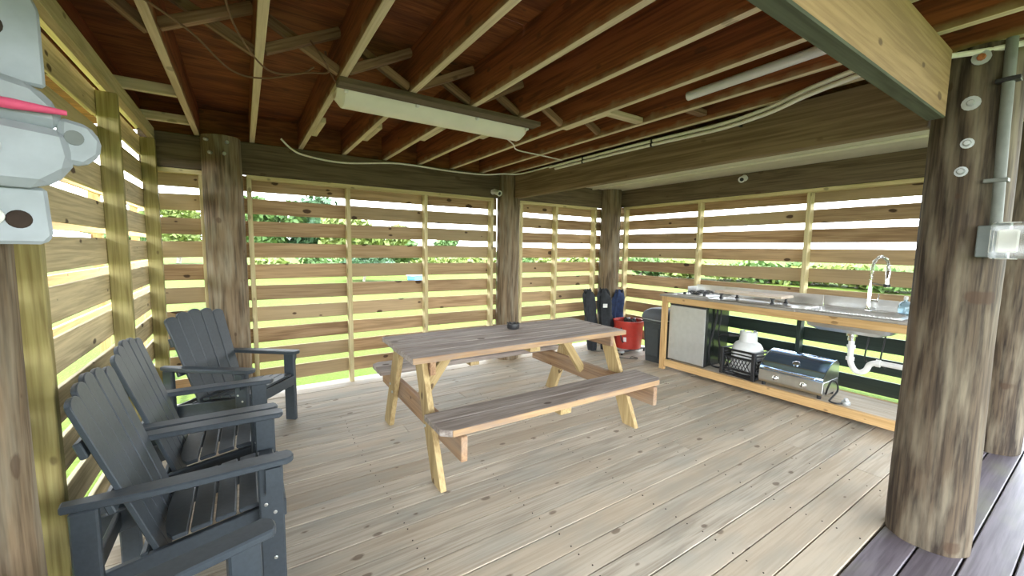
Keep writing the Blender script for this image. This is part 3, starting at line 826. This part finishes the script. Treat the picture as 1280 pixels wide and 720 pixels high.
obj('gas_hose', T(smooth_path([(-.10, .15, .390), (-.11, .22, .38), (-.08, .27, .33), (-.05, .27, .22), (-.08, .255, .10), (-.05, .24, .02)], 8), .008, 8), 'rubber', va, smooth=True)

# tabletop grill
t = thing('tabletop_grill', 'stainless tabletop gas grill with domed lid on the counter shelf', 'grill', (4.175, 1.645, .1205))
GW = .265
obj('grill_body', PR([(.0, .035), (-.012, .060), (-.004, .155), (.33, .155), (.335, .035)], -GW, GW, 'y', bev=.004), 'steel', t)
lidp = [(-.004, .158), (.000, .190), (.050, .238), (.13, .288), (.21, .320), (.27, .326), (.32, .290), (.333, .158)]
ld = obj('lid', PR(lidp, -GW+.004, GW-.004, 'y', bev=.004), 'lid', t, smooth=True)
for s in (-1, 1):
    obj('lid_end', PR([(a+.0, b_) for a, b_ in lidp], s*(GW-.004)-.004*(s < 0), s*(GW-.004)+.004*(s > 0), 'y'), 'steel', ld)
hb = obj('lid_handle', T([(-.034, -.21, .182), (-.034, .21, .182)], .009, 10), 'chrome', ld, smooth=True)
for s in (-1, 1): obj('handle_post', T([(-.034, s*.20, .182), (.004, s*.20, .182)], .008, 8), 'chrome', hb)
gg = obj('thermometer', LA([(.030, 0), (.030, .012), (.024, .016)], 18), 'chrome', ld, loc=(.075, -.02, .254), rot=(0, -math.radians(32), 0), smooth=True)
for yk in (-.115, .115):
    kb = obj('control_knob', xform(LA([(.026, 0), (.026, .006), (.019, .008), (.017, .030), (.012, .033)], 18), Matrix.Rotation(-PI/2, 4, 'Y')), 'chrome', t, loc=(-.008, yk, .098), smooth=True)
    obj('knob_grip', B(-.036, -.030, -.003, .003, -.014, .014), 'black', kb)
for (x, y) in ((.03, -.23), (.03, .23), (.30, -.23), (.30, .23)):
    obj('foot', LA([(.016, 0), (.016, .036)], 10, (x, y, 0)), 'black', t)
obj('gas_hose', T(smooth_path([(.05, -GW-.006, .05), (.01, -GW-.03, .12), (.02, -GW-.05, .185), (.06, -GW-.075, .17), (.075, -GW-.08, .10), (.05, -GW-.05, .03), (.01, -GW-.05, .012), (-.01, -GW-.10, .010), (.03, -GW-.135, .012)], 10), .0075, 8), 'rubber', t, smooth=True)
obj('regulator', LA([(.030, 0), (.034, .012), (.030, .03), (.018, .038), (.014, .055)], 16, (.055, -GW-.150, .001)), 'galv', t, smooth=True)

# ------------------------------------------------------------------ bin, tub, folded chairs
t = thing('trash_bin', 'dark grey plastic bin with rounded lid beside the counter post', 'bin', (4.42, 3.235, 0))
bm = bmesh.new()
def rr(bm, hx, hy, r, z, n=4):
    out = []
    for cx, cy, a0 in ((hx-r, hy-r, 0), (-hx+r, hy-r, PI/2), (-hx+r, -hy+r, PI), (hx-r, -hy+r, 1.5*PI)):
        for k in range(n+1):
            a = a0+k/n*PI/2; out.append(bm.verts.new((cx+r*math.cos(a), cy+r*math.sin(a), z)))
    return out
def loft(bm, rings):
    for i in range(len(rings)-1):
        n = len(rings[i])
        for k in range(n): bm.faces.new((rings[i][k], rings[i][(k+1) % n], rings[i+1][(k+1) % n], rings[i+1][k]))
    bm.faces.new(rings[0][::-1]); bm.faces.new(rings[-1]); return bm
obj('bin_body', loft(bm, [rr(bm, .135, .125, .03, 0), rr(bm, .165, .155, .035, .50), rr(bm, .175, .165, .035, .505), rr(bm, .175, .165, .035, .54)]), 'bin', t, smooth=True)
obj('side_panel', B(-.168, -.150, -.10, .10, .08, .44, bev=.008), 'bin', t)
obj('rim', B(-.182, .182, -.172, .172, .538, .548, bev=.003), 'galv', t)
bm = bmesh.new()
obj('lid', loft(bm, [rr(bm, .180, .170, .035, .550), rr(bm, .183, .173, .035, .585), rr(bm, .165, .155, .05, .640), rr(bm, .120, .11, .06, .675), rr(bm, .05, .045, .03, .685)]), 'binlid', t, smooth=True)
obj('lid_flap', B(-.160, -.10, -.07, .07, .618, .640, bev=.008), 'black', t)

t = thing('red_tub', 'red plastic tub with black rope handles holding dark gear', 'tub', (4.45, 3.78, .060))
obj('tub_body', LA([(.165, 0), (.178, .01), (.200, .335), (.212, .37), (.212, .385), (.196, .385), (.190, .335), (.165, .03), (.001, .02)], 36, cap=False), 'red', t, smooth=True)
for a in (3.55, .45):
    hn = obj('handle', T(smooth_path([(.213*math.cos(a-.16), .213*math.sin(a-.16), .30), (.236*math.cos(a-.14), .236*math.sin(a-.14), .23), (.234*math.cos(a-.06), .234*math.sin(a-.06), .14), (.205*math.cos(a+.0), .205*math.sin(a+.0), .10)], 6), .009, 8), 'black', t, smooth=True)
obj('label_sticker', B(-.001, .001, -.02, .02, -.03, .03), 'white', t, loc=(-.171, -.092, .14), rot=(0, math.radians(-4), .49))
t = thing('gear_bundle', 'tangled black straps and bottles piled inside the red tub', 'gear', (4.45, 3.78, .095))
for k in range(7):
    a = k*.9; r = .03+.012*k
    g = T(smooth_path([(r*math.cos(a)*.9, r*math.sin(a)*.9, .02), (r*math.cos(a), r*math.sin(a), .22), (r*math.cos(a+.5)*.8, r*math.sin(a+.5)*.8, .34+.012*(k % 3)), (r*math.cos(a+1.2), r*math.sin(a+1.2), .30), (.10*math.cos(a+1.8), .10*math.sin(a+1.8), .12)], 5), .022, 8)
    obj('strap', g, 'black' if k % 3 else 'bag_black', t, smooth=True)
obj('buckle', B(-.03, .03, -.012, .012, 0, .03, bev=.005), 'galv', t, loc=(-.03, -.02, .36), rot=(.3, .2, .5))

def chair_bag(loc, tip, h, r, mat, label, seed, tagm=None):
    rnd = random.Random(seed)
    t = thing('folded_chair_bag', label, 'chair bag', loc)
    bm = bmesh.new(); rings = []; nz, sg = 18, 30
    for i in range(nz+1):
        f = i/nz; rad = r*(.80+.25*math.sin(f*PI)**.6+.10*f)
        if i == nz: rad *= .80
        ring = []
        for k in range(sg):
            a = k*2*PI/sg
            q = rad*(1+.15*math.sin(3*a+seed+f*4)+.11*math.sin(5*a-f*9+seed)+.06*math.sin(9*a+f*14))
            ring.append(bm.verts.new((tip[0]*f+q*math.cos(a), tip[1]*f+q*.8*math.sin(a), .004+h*f+(.030*math.sin(3*a+seed)+.015*math.sin(7*a) if i >= nz-1 else 0))))
        rings.append(ring)
    loft(bm, rings)
    obj('bag', bm, mat, t, smooth=True)
    obj('strap', T(smooth_path([(tip[0]*.92-r*.9, tip[1]*.92-.03, h*.92), (tip[0]*.7-r*1.35, tip[1]*.7-.06, h*.66), (tip[0]*.4-r*1.2, tip[1]*.4-.05, h*.4), (tip[0]*.15-r*.85, tip[1]*.15-.02, h*.18)], 6), .010, 6), mat, t, smooth=True)
    for k in range(3):
        a = 2.1*k+seed
        obj('pole_end', T([(tip[0]+r*.45*math.cos(a), tip[1]+r*.4*math.sin(a), h-.02), (tip[0]*1.03+r*.5*math.cos(a), tip[1]*1.03+r*.45*math.sin(a), h+.028)], .012, 8), 'black', t)
    if tagm: obj('tag_patch', B(-.030, .030, -.002, .002, -.026, .026), 'white', t, loc=(tip[0]*.78-r*.62, tip[1]*.78-r*.80, h*.76), rot=(0, 0, -.55))
    return t
chair_bag((4.06, 4.07, 0), (-.07, .05), .83, .080, 'bag_black', 'black bagged camp chair leaning leftmost against the corner log post', 1)
chair_bag((4.25, 3.99, 0), (-.02, .07), .835, .092, 'bag_black', 'black bagged camp chair with a white tag, middle one at the corner log post', 2, True)
chair_bag((4.48, 4.065, 0), (.08, -.005), .81, .084, 'bag_blue', 'blue bagged camp chair leaning at the corner log post behind the red tub', 3)

t = thing('tub_stand', 'low black tubular stand under the red tub', 'stand', (4.45, 3.78, 0))
for sy in (-.12, .12):
    obj('rail', T([(-.27, sy, .045), (.22, sy, .045)], .012, 10), 'black', t, smooth=True)
    for sx_ in (-.25, .20): obj('foot', T([(sx_, sy, .002), (sx_, sy, .045)], .013, 8), 'black', t, smooth=True)
for sx_ in (-.24, .19): obj('crossbar', T([(sx_, -.14, .045), (sx_, .14, .045)], .011, 10), 'black', t, smooth=True)
obj('clamp', B(-.29, -.23, -.15, -.09, .03, .062, bev=.006), 'galv', t)
t = tag(obj('loose_cord', T(smooth_path([(4.06, 3.62, .006), (4.10, 3.52, .006), (4.20, 3.42, .006), (4.26, 3.46, .006), (4.24, 3.52, .006), (4.18, 3.50, .006)], 6), .0045, 6), 'bag_black', smooth=True), 'thin black cord lying in a loop beside the grey bin', 'cord')

# ------------------------------------------------------------------ ceiling light
t = thing('fluorescent_light', 'long cream fluorescent batten light clipped under the joists', 'light fixture', (.48, 2.42, 0))
lumber('backing_board', (-.02, .02, 2.289), (1.32, .02, 2.289), .10, .030, 'header', t)
lp = [(.085, 2.292), (.095, 2.272), (.128, 2.226), (.165, 2.212), (.215, 2.212), (.252, 2.226), (.285, 2.272), (.295, 2.292)]
bm = bmesh.new()
rings = [[bm.verts.new((x, a if 0 < i < 3 else .19+(a-.19)*.62, (b_ if 0 < i < 3 else 2.292+(b_-2.292)*.5))) for a, b_ in lp] for i, x in enumerate((-.005, .035, 1.275, 1.315))]
for i in range(3):
    for k in range(len(lp)-1): bm.faces.new((rings[i][k], rings[i][k+1], rings[i+1][k+1], rings[i+1][k]))
    bm.faces.new((rings[i][-1], rings[i][0], rings[i+1][0], rings[i+1][-1]))
bm.faces.new(rings[0]); bm.faces.new(rings[-1][::-1])
bmesh.ops.recalc_face_normals(bm, faces=bm.faces[:])
obj('diffuser', bm, 'lens', t, smooth=True)
obj('housing', B(.01, 1.30, .08, .30, 2.290, 2.302, bev=.003), 'white', t)
for x in (.035, .45, .87, 1.275):
    obj('clip', B(x-.010, x+.010, .064, .092, 2.262, 2.302, bev=.003), 'white', t)

# ------------------------------------------------------------------ cameras on the beams
def sec_cam(loc, rz, label):
    t = thing('security_camera', label, 'camera', loc, rz, 'white bullet cameras')
    obj('mount', LA([(.030, 0), (.030, .012), (.012, .018), (.012, .045)], 16), 'white', t, rot=(PI/2, 0, 0), smooth=True)
    b_ = obj('camera_body', xform(LA([(.020, -.055), (.030, -.05), (.032, .04), (.034, .045), (.034, .06), (.026, .06), (.024, .050), (.001, .050)], 20, cap=False), Matrix.Rotation(PI/2+.35, 4, 'X') @ Matrix.Rotation(.0, 4, 'Z')), 'white', t, loc=(0, -.075, -.01), smooth=True)
    obj('camera_lens', xform(LA([(.020, 0), (.020, .004)], 16, (0, 0, .049)), Matrix.Rotation(PI/2+.35, 4, 'X')), 'black', b_)
sec_cam((2.56, 4.345, 2.09), math.radians(12), 'white bullet camera on the dark beam beside the back log post')
sec_cam((4.715, 2.45, 2.225), math.radians(-90+12), 'white bullet camera on the beam above the kitchen counter')

# ------------------------------------------------------------------ cables and pipes
white_a = [(.32, 4.30, 2.36), (.40, 4.325, 2.29), (.52, 4.333, 2.245), (.86, 4.335, 2.222), (1.41, 4.335, 2.283), (1.96, 4.335, 2.272), (2.41, 4.330, 2.280), (2.62, 4.20, 2.292), (2.77, 4.06, 2.290), (2.78, 3.48, 2.290)]
tag(obj('white_cable', T(smooth_path(white_a, 8), .009, 8), 'cable', smooth=True), 'white cable sagging along the dark back beam', 'cable')
for k, (dz, dx) in enumerate(((0, 0), (-.032, -.004))):
    pts = [(2.782+dx, 3.52-.1*k, 2.283+dz), (2.780+dx, 2.68, 2.286+dz), (2.780+dx, 2.09, 2.282+dz), (2.778+dx, 1.64, 2.276+dz), (2.70+dx, 1.30, 2.276+dz), (2.56+dx, 1.04, 2.274+dz), (2.47+dx, .83, 2.270+dz), (2.40+dx, .60, 2.268+dz)]
    t = thing('conduit_run', ('upper' if k == 0 else 'lower') + ' of the two white conduits on the wide brown beam', 'conduit', (0, 0, 0), 0, 'white conduits on the brown beam')
    cd = obj('conduit_pipe', T(smooth_path(pts, 6), .0125, 10), 'cable', t, smooth=True)
    for yy in (3.0, 2.2, 1.5):
        zz = {3.0: 2.286, 2.2: 2.284, 1.5: 2.276}[yy]+dz
        obj('strap', B(2.766+dx, 2.797, yy-.008, yy+.008, zz-.016, zz+.016, bev=.002), 'black', t)
tag(obj('brown_wire', T(smooth_path([(-.30, 2.02, 2.292), (-.15, 2.25, 2.288), (-.02, 2.55, 2.272), (.12, 2.62, 2.285), (.30, 2.42, 2.288), (.40, 2.36, 2.295), (.36, 2.30, 2.34), (.32, 2.34, 2.42)], 8), .0045, 6), 'wire', smooth=True), 'thin brown wire drooping across the joists left of the light', 'wire')
tag(obj('brown_wire', T(smooth_path([(.02, 1.75, 2.40), (-.02, 1.95, 2.33), (.03, 2.20, 2.29), (.14, 2.46, 2.276), (.28, 2.44, 2.286), (.34, 2.40, 2.32)], 8), .0045, 6), 'wire', smooth=True), 'thin brown wire looping beneath the joist with frayed end', 'wire')
tag(obj('light_wire', T(smooth_path([(.40, 2.42, 2.42), (.42, 2.46, 2.36), (.46, 2.50, 2.31), (.50, 2.52, 2.29)], 6), .006, 6), 'wire', smooth=True), 'short dark wire feeding the end of the fluorescent light', 'wire')
tag(obj('tan_wire', T(smooth_path([(1.66, 2.74, 2.293), (1.95, 2.98, 2.294), (2.10, 3.13, 2.292), (2.38, 3.18, 2.296), (2.70, 3.22, 2.295)], 8), .006, 6), 'cable', smooth=True), 'tan wire crossing the joists right of the fluorescent light', 'wire')
tag(obj('water_pipe', T([(2.372, .60, 2.385), (2.372, 1.60, 2.372), (2.372, 1.62, 2.372)], .027, 12), 'white', smooth=True), 'white water pipe running between the joists near the brown beam', 'pipe')
tag(obj('post_cable', T(smooth_path([(2.60, .58, 2.275), (2.68, .42, 2.272), (2.72, .28, 2.270), (2.80, .20, 2.268)], 6), .012, 8), 'cable', smooth=True), 'pale cable wrapping round the top of the near log post', 'cable')

# conduit and outlet box on the near post
t = thing('outlet_conduit', 'grey conduit with weatherproof outlet box on the near log post', 'outlet', (0, 0, 0))
obj('conduit_pipe', T([(2.690, .350, 2.30), (2.686, .342, 1.93), (2.680, .330, 1.53)], .0185, 14), 'conduit', t, smooth=True)
for z in (2.13, 1.72):
    obj('pipe_strap', B(2.66, 2.712, .310, .380, z-.008, z+.008, bev=.002), 'black' if z > 2 else 'conduit', t)
bx = obj('outlet_box', B(2.640, 2.700, .282, .376, 1.395, 1.530, bev=.004), 'boxgrey', t)
cov = obj('bubble_cover', B(2.560, 2.639, .215, .330, 1.388, 1.538, bev=.014, seg=2), 'clear', t)
obj('receptacle', B(2.625, 2.641, .255, .315, 1.415, 1.510, bev=.006), 'cable', bx)

# ------------------------------------------------------------------ grey steel bracket on the left log
t = thing('steel_bracket', 'grey painted steel hinge bracket with rusty bolt holes on the left log post', 'bracket', (-.655+.125*.925, 1.60+.125*.379, 1.40), math.atan2(-1.60, .655)+PI/2)
# local frame: -y faces the camera, x to the right, z up
Y0 = -.150
obj('top_plate', PR([(-.16, .38), (.085, .38), (.085, .56), (.070, .60), (.010, .625), (-.16, .66)], Y0-.030, Y0-.006, 'y', bev=.006), 'bracket', t)
obj('hinge_barrel', xform(PR([(-.17, .13), (.060, .13), (.108, .17), (.118, .21), (.108, .275), (-.17, .295)], Y0-.090, Y0-.020, 'y', bev=.020), Matrix.Identity(4)), 'bracket', t)
obj('hinge_barrel', PR([(-.17, .296), (.104, .278), (.100, .33), (.060, .375), (-.17, .42)], Y0-.078, Y0-.020, 'y', bev=.018), 'bracket', t)
obj('bottom_plate', PR([(-.16, -.005), (.060, -.005), (.075, .015), (.070, .135), (-.16, .135)], Y0-.040, Y0-.008, 'y', bev=.008), 'bracket', t)
ear = obj('ear', PR([(.085, .20), (.135, .195), (.165, .225), (.170, .265), (.148, .300), (.095, .310)], Y0-.075, Y0-.040, 'y', bev=.010), 'bracket', t)
obj('ear_hole', xform(LA([(.018, 0), (.018, .004)], 16), Matrix.Translation((.118, Y0-.075, .262)) @ Matrix.Rotation(PI/2, 4, 'X')), 'boxgrey', ear)
def disc(name, x, z, y, r, m_, h=.004): obj(name, xform(LA([(r, 0), (r*.9, h), (r*.5, h*1.4)], 18), Matrix.Translation((x, y, z)) @ Matrix.Rotation(PI/2, 4, 'X')), m_, t, smooth=True)
disc('bolt_hole', .000, .500, Y0-.030, .026, 'brackethole'); disc('bolt_hole', .020, .055, Y0-.040, .022, 'brackethole')
disc('rivet', -.020, .060, Y0-.040, .020, 'white', .008); disc('rivet', -.02, .215, Y0-.085, .022, 'galv', .010); disc('rivet', -.02, .37, Y0-.075, .022, 'galv', .010)
t = tag(obj('pink_rod', T([(-.20, Y0-.100, .305), (.020, Y0-.100, .312), (.105, Y0-.100, .314)], [.012, .012, .006], 10), 'pink', None, loc=(-.655+.125*.925, 1.60+.125*.379, 1.40), rot=(0, 0, math.atan2(-1.60, .655)+PI/2), smooth=True), 'pink strap lying across the grey steel bracket', 'strap')

# ------------------------------------------------------------------ trees and bushes beyond the screens
def crown(rx, rz, n, leaf, seed, lobes=9):
    rnd = random.Random(seed); bm = bmesh.new()
    cs = []
    for k in range(lobes):
        a = rnd.uniform(0, 2*PI); q = rnd.uniform(.1, .65); h = rnd.uniform(.25, .80)
        cs.append((Vector((rx*q*math.cos(a), rx*q*math.sin(a), rz*h)), rx*rnd.uniform(.30, .52), rz*rnd.uniform(.18, .30)))
    for k in range(n):
        c, a, b_ = cs[k % lobes]
        d = Vector((rnd.gauss(0, 1), rnd.gauss(0, 1), rnd.gauss(0, 1))).normalized()*rnd.uniform(.55, 1.05)
        p = c+Vector((d.x*a, d.y*a, d.z*b_))
        if p.z < .02*rz: p.z = .02*rz+rnd.uniform(0, .1)
        u = Vector((rnd.gauss(0, 1), rnd.gauss(0, 1), rnd.gauss(0, 1))).normalized(); v = u.cross(Vector((rnd.gauss(0, 1), rnd.gauss(0, 1), rnd.gauss(0, 1)))).normalized()
        s = leaf*rnd.uniform(.6, 1.4)
        bm.faces.new([bm.verts.new(p+u*s*.9), bm.verts.new(p+v*s*.5), bm.verts.new(p-u*s*.9), bm.verts.new(p-v*s*.5)])
    return bm
def tree(x, y, h, r, leafm, label, seed, group='trees beyond the back screen', trunk=True, n=3200, name='tree', cat='tree'):
    t = thing(name, label, cat, (x, y, gz), 0, group)
    obj('foliage', crown(r, h*.85 if trunk else h, n, r*.10, seed), leafm, t, loc=(0, 0, h*.15 if trunk else 0))
    if trunk:
        obj('trunk', T([(0, 0, 0), (.1*r, .05*r, h*.35), (-.05*r, 0, h*.7)], [.035*h, .028*h, .012*h], 8), 'trunk', t, smooth=True)
    else:
        obj('stem', T([(0, 0, 0), (.05*r, 0, h*.5)], [.03*r+.02, .01], 6), 'trunk', t)
spots = [(2.14, 39.13, 6.0, 3.2, 'leaf', 'light green tree furthest left behind the back screen'), (5.23, 39.48, 5.9, 3.6, 'leaf_d', 'deep green tree next to the back left log post'),
         (6.18, 31.7, 4.6, 2.8, 'leaf_y', 'yellow-green tree just left of the second stud'), (8.32, 31.48, 3.6, 2.7, 'leaf_y', 'bright bushy tree right of the second stud'),
         (5.36, 22.69, 1.9, 1.6, 'leaf_d', 'low dark green tree in front of the bright bushy one'), (12.7, 36.94, 2.6, 2.6, 'leaf', 'small round tree fading towards the open sky'),
         (-5.37, 51.23, 5.6, 3.2, 'leaf_y', 'yellow-green tree seen left of the back left log post'), (-15.45, 81.72, 5.6, 4.6, 'leaf', 'distant tree seen through the left screen'), (25.81, 56.91, 3.6, 2.6, 'leaf', 'tiny distant tree near the third stud')]
for i, (x, y, h, r, m_, lab) in enumerate(spots):
    tree(x, y, h, r, m_, lab, 20+i)
bush = [(1.85, 29.78, 1.3, 2.0), (4.59, 29.17, 1.5, 2.2), (12.93, 30.82, 1.2, 2.6), (16.76, 31.87, 1.1, 2.6), (21.59, 33.46, 1.3, 2.8), (25.77, 33.09, 1.3, 3.0), (27.5, 29.56, 1.3, 3.0), (24.32, 19.74, 1.35, 2.6), (25.0, 16.9, 1.35, 2.6), (26.55, 14.69, 1.30, 2.6), (26.84, 12.11, 1.30, 2.6), (27.94, 10.2, 1.25, 2.6), (27.6, 8.04, 1.2, 2.4), (26.74, 6.22, 1.15, 2.4), (28.71, 4.92, 1.15, 2.4)]
where = ['under the left trees', 'under the second tree', 'right of the small round tree', 'before the third stud gap', 'behind the middle log post', 'right of the middle log post', 'left of the corner log post',
         'right of the corner log post', 'above the bin', 'above the fridge', 'above the cooktop', 'above the serving board', 'left of the faucet', 'right of the faucet', 'behind the near log post']
for i, (x, y, h, r) in enumerate(bush):
    tree(x, y, h, r, ('leaf_y', 'leaf', 'leaf_y')[i % 3], 'low green shrub far outside, seen ' + where[i], 60+i, 'shrubs along the far edge of the lawn', False, 900, 'shrub', 'shrub')
x, y = 8.1, 22.08
t = thing('blue_dinghy', 'small blue and white boat on the lawn beyond the back screen', 'boat', (x, y, gz), .6)
obj('hull', PR([(-.55, .10), (-.45, 0), (.5, 0), (.75, .28), (-.55, .30)], -.25, .25, 'y', bev=.03), 'car_blue', t)
obj('cover', PR([(-.62, .30), (.70, .30), (.2, .42), (-.5, .42)], -.27, .27, 'y', bev=.02), 'white', t)
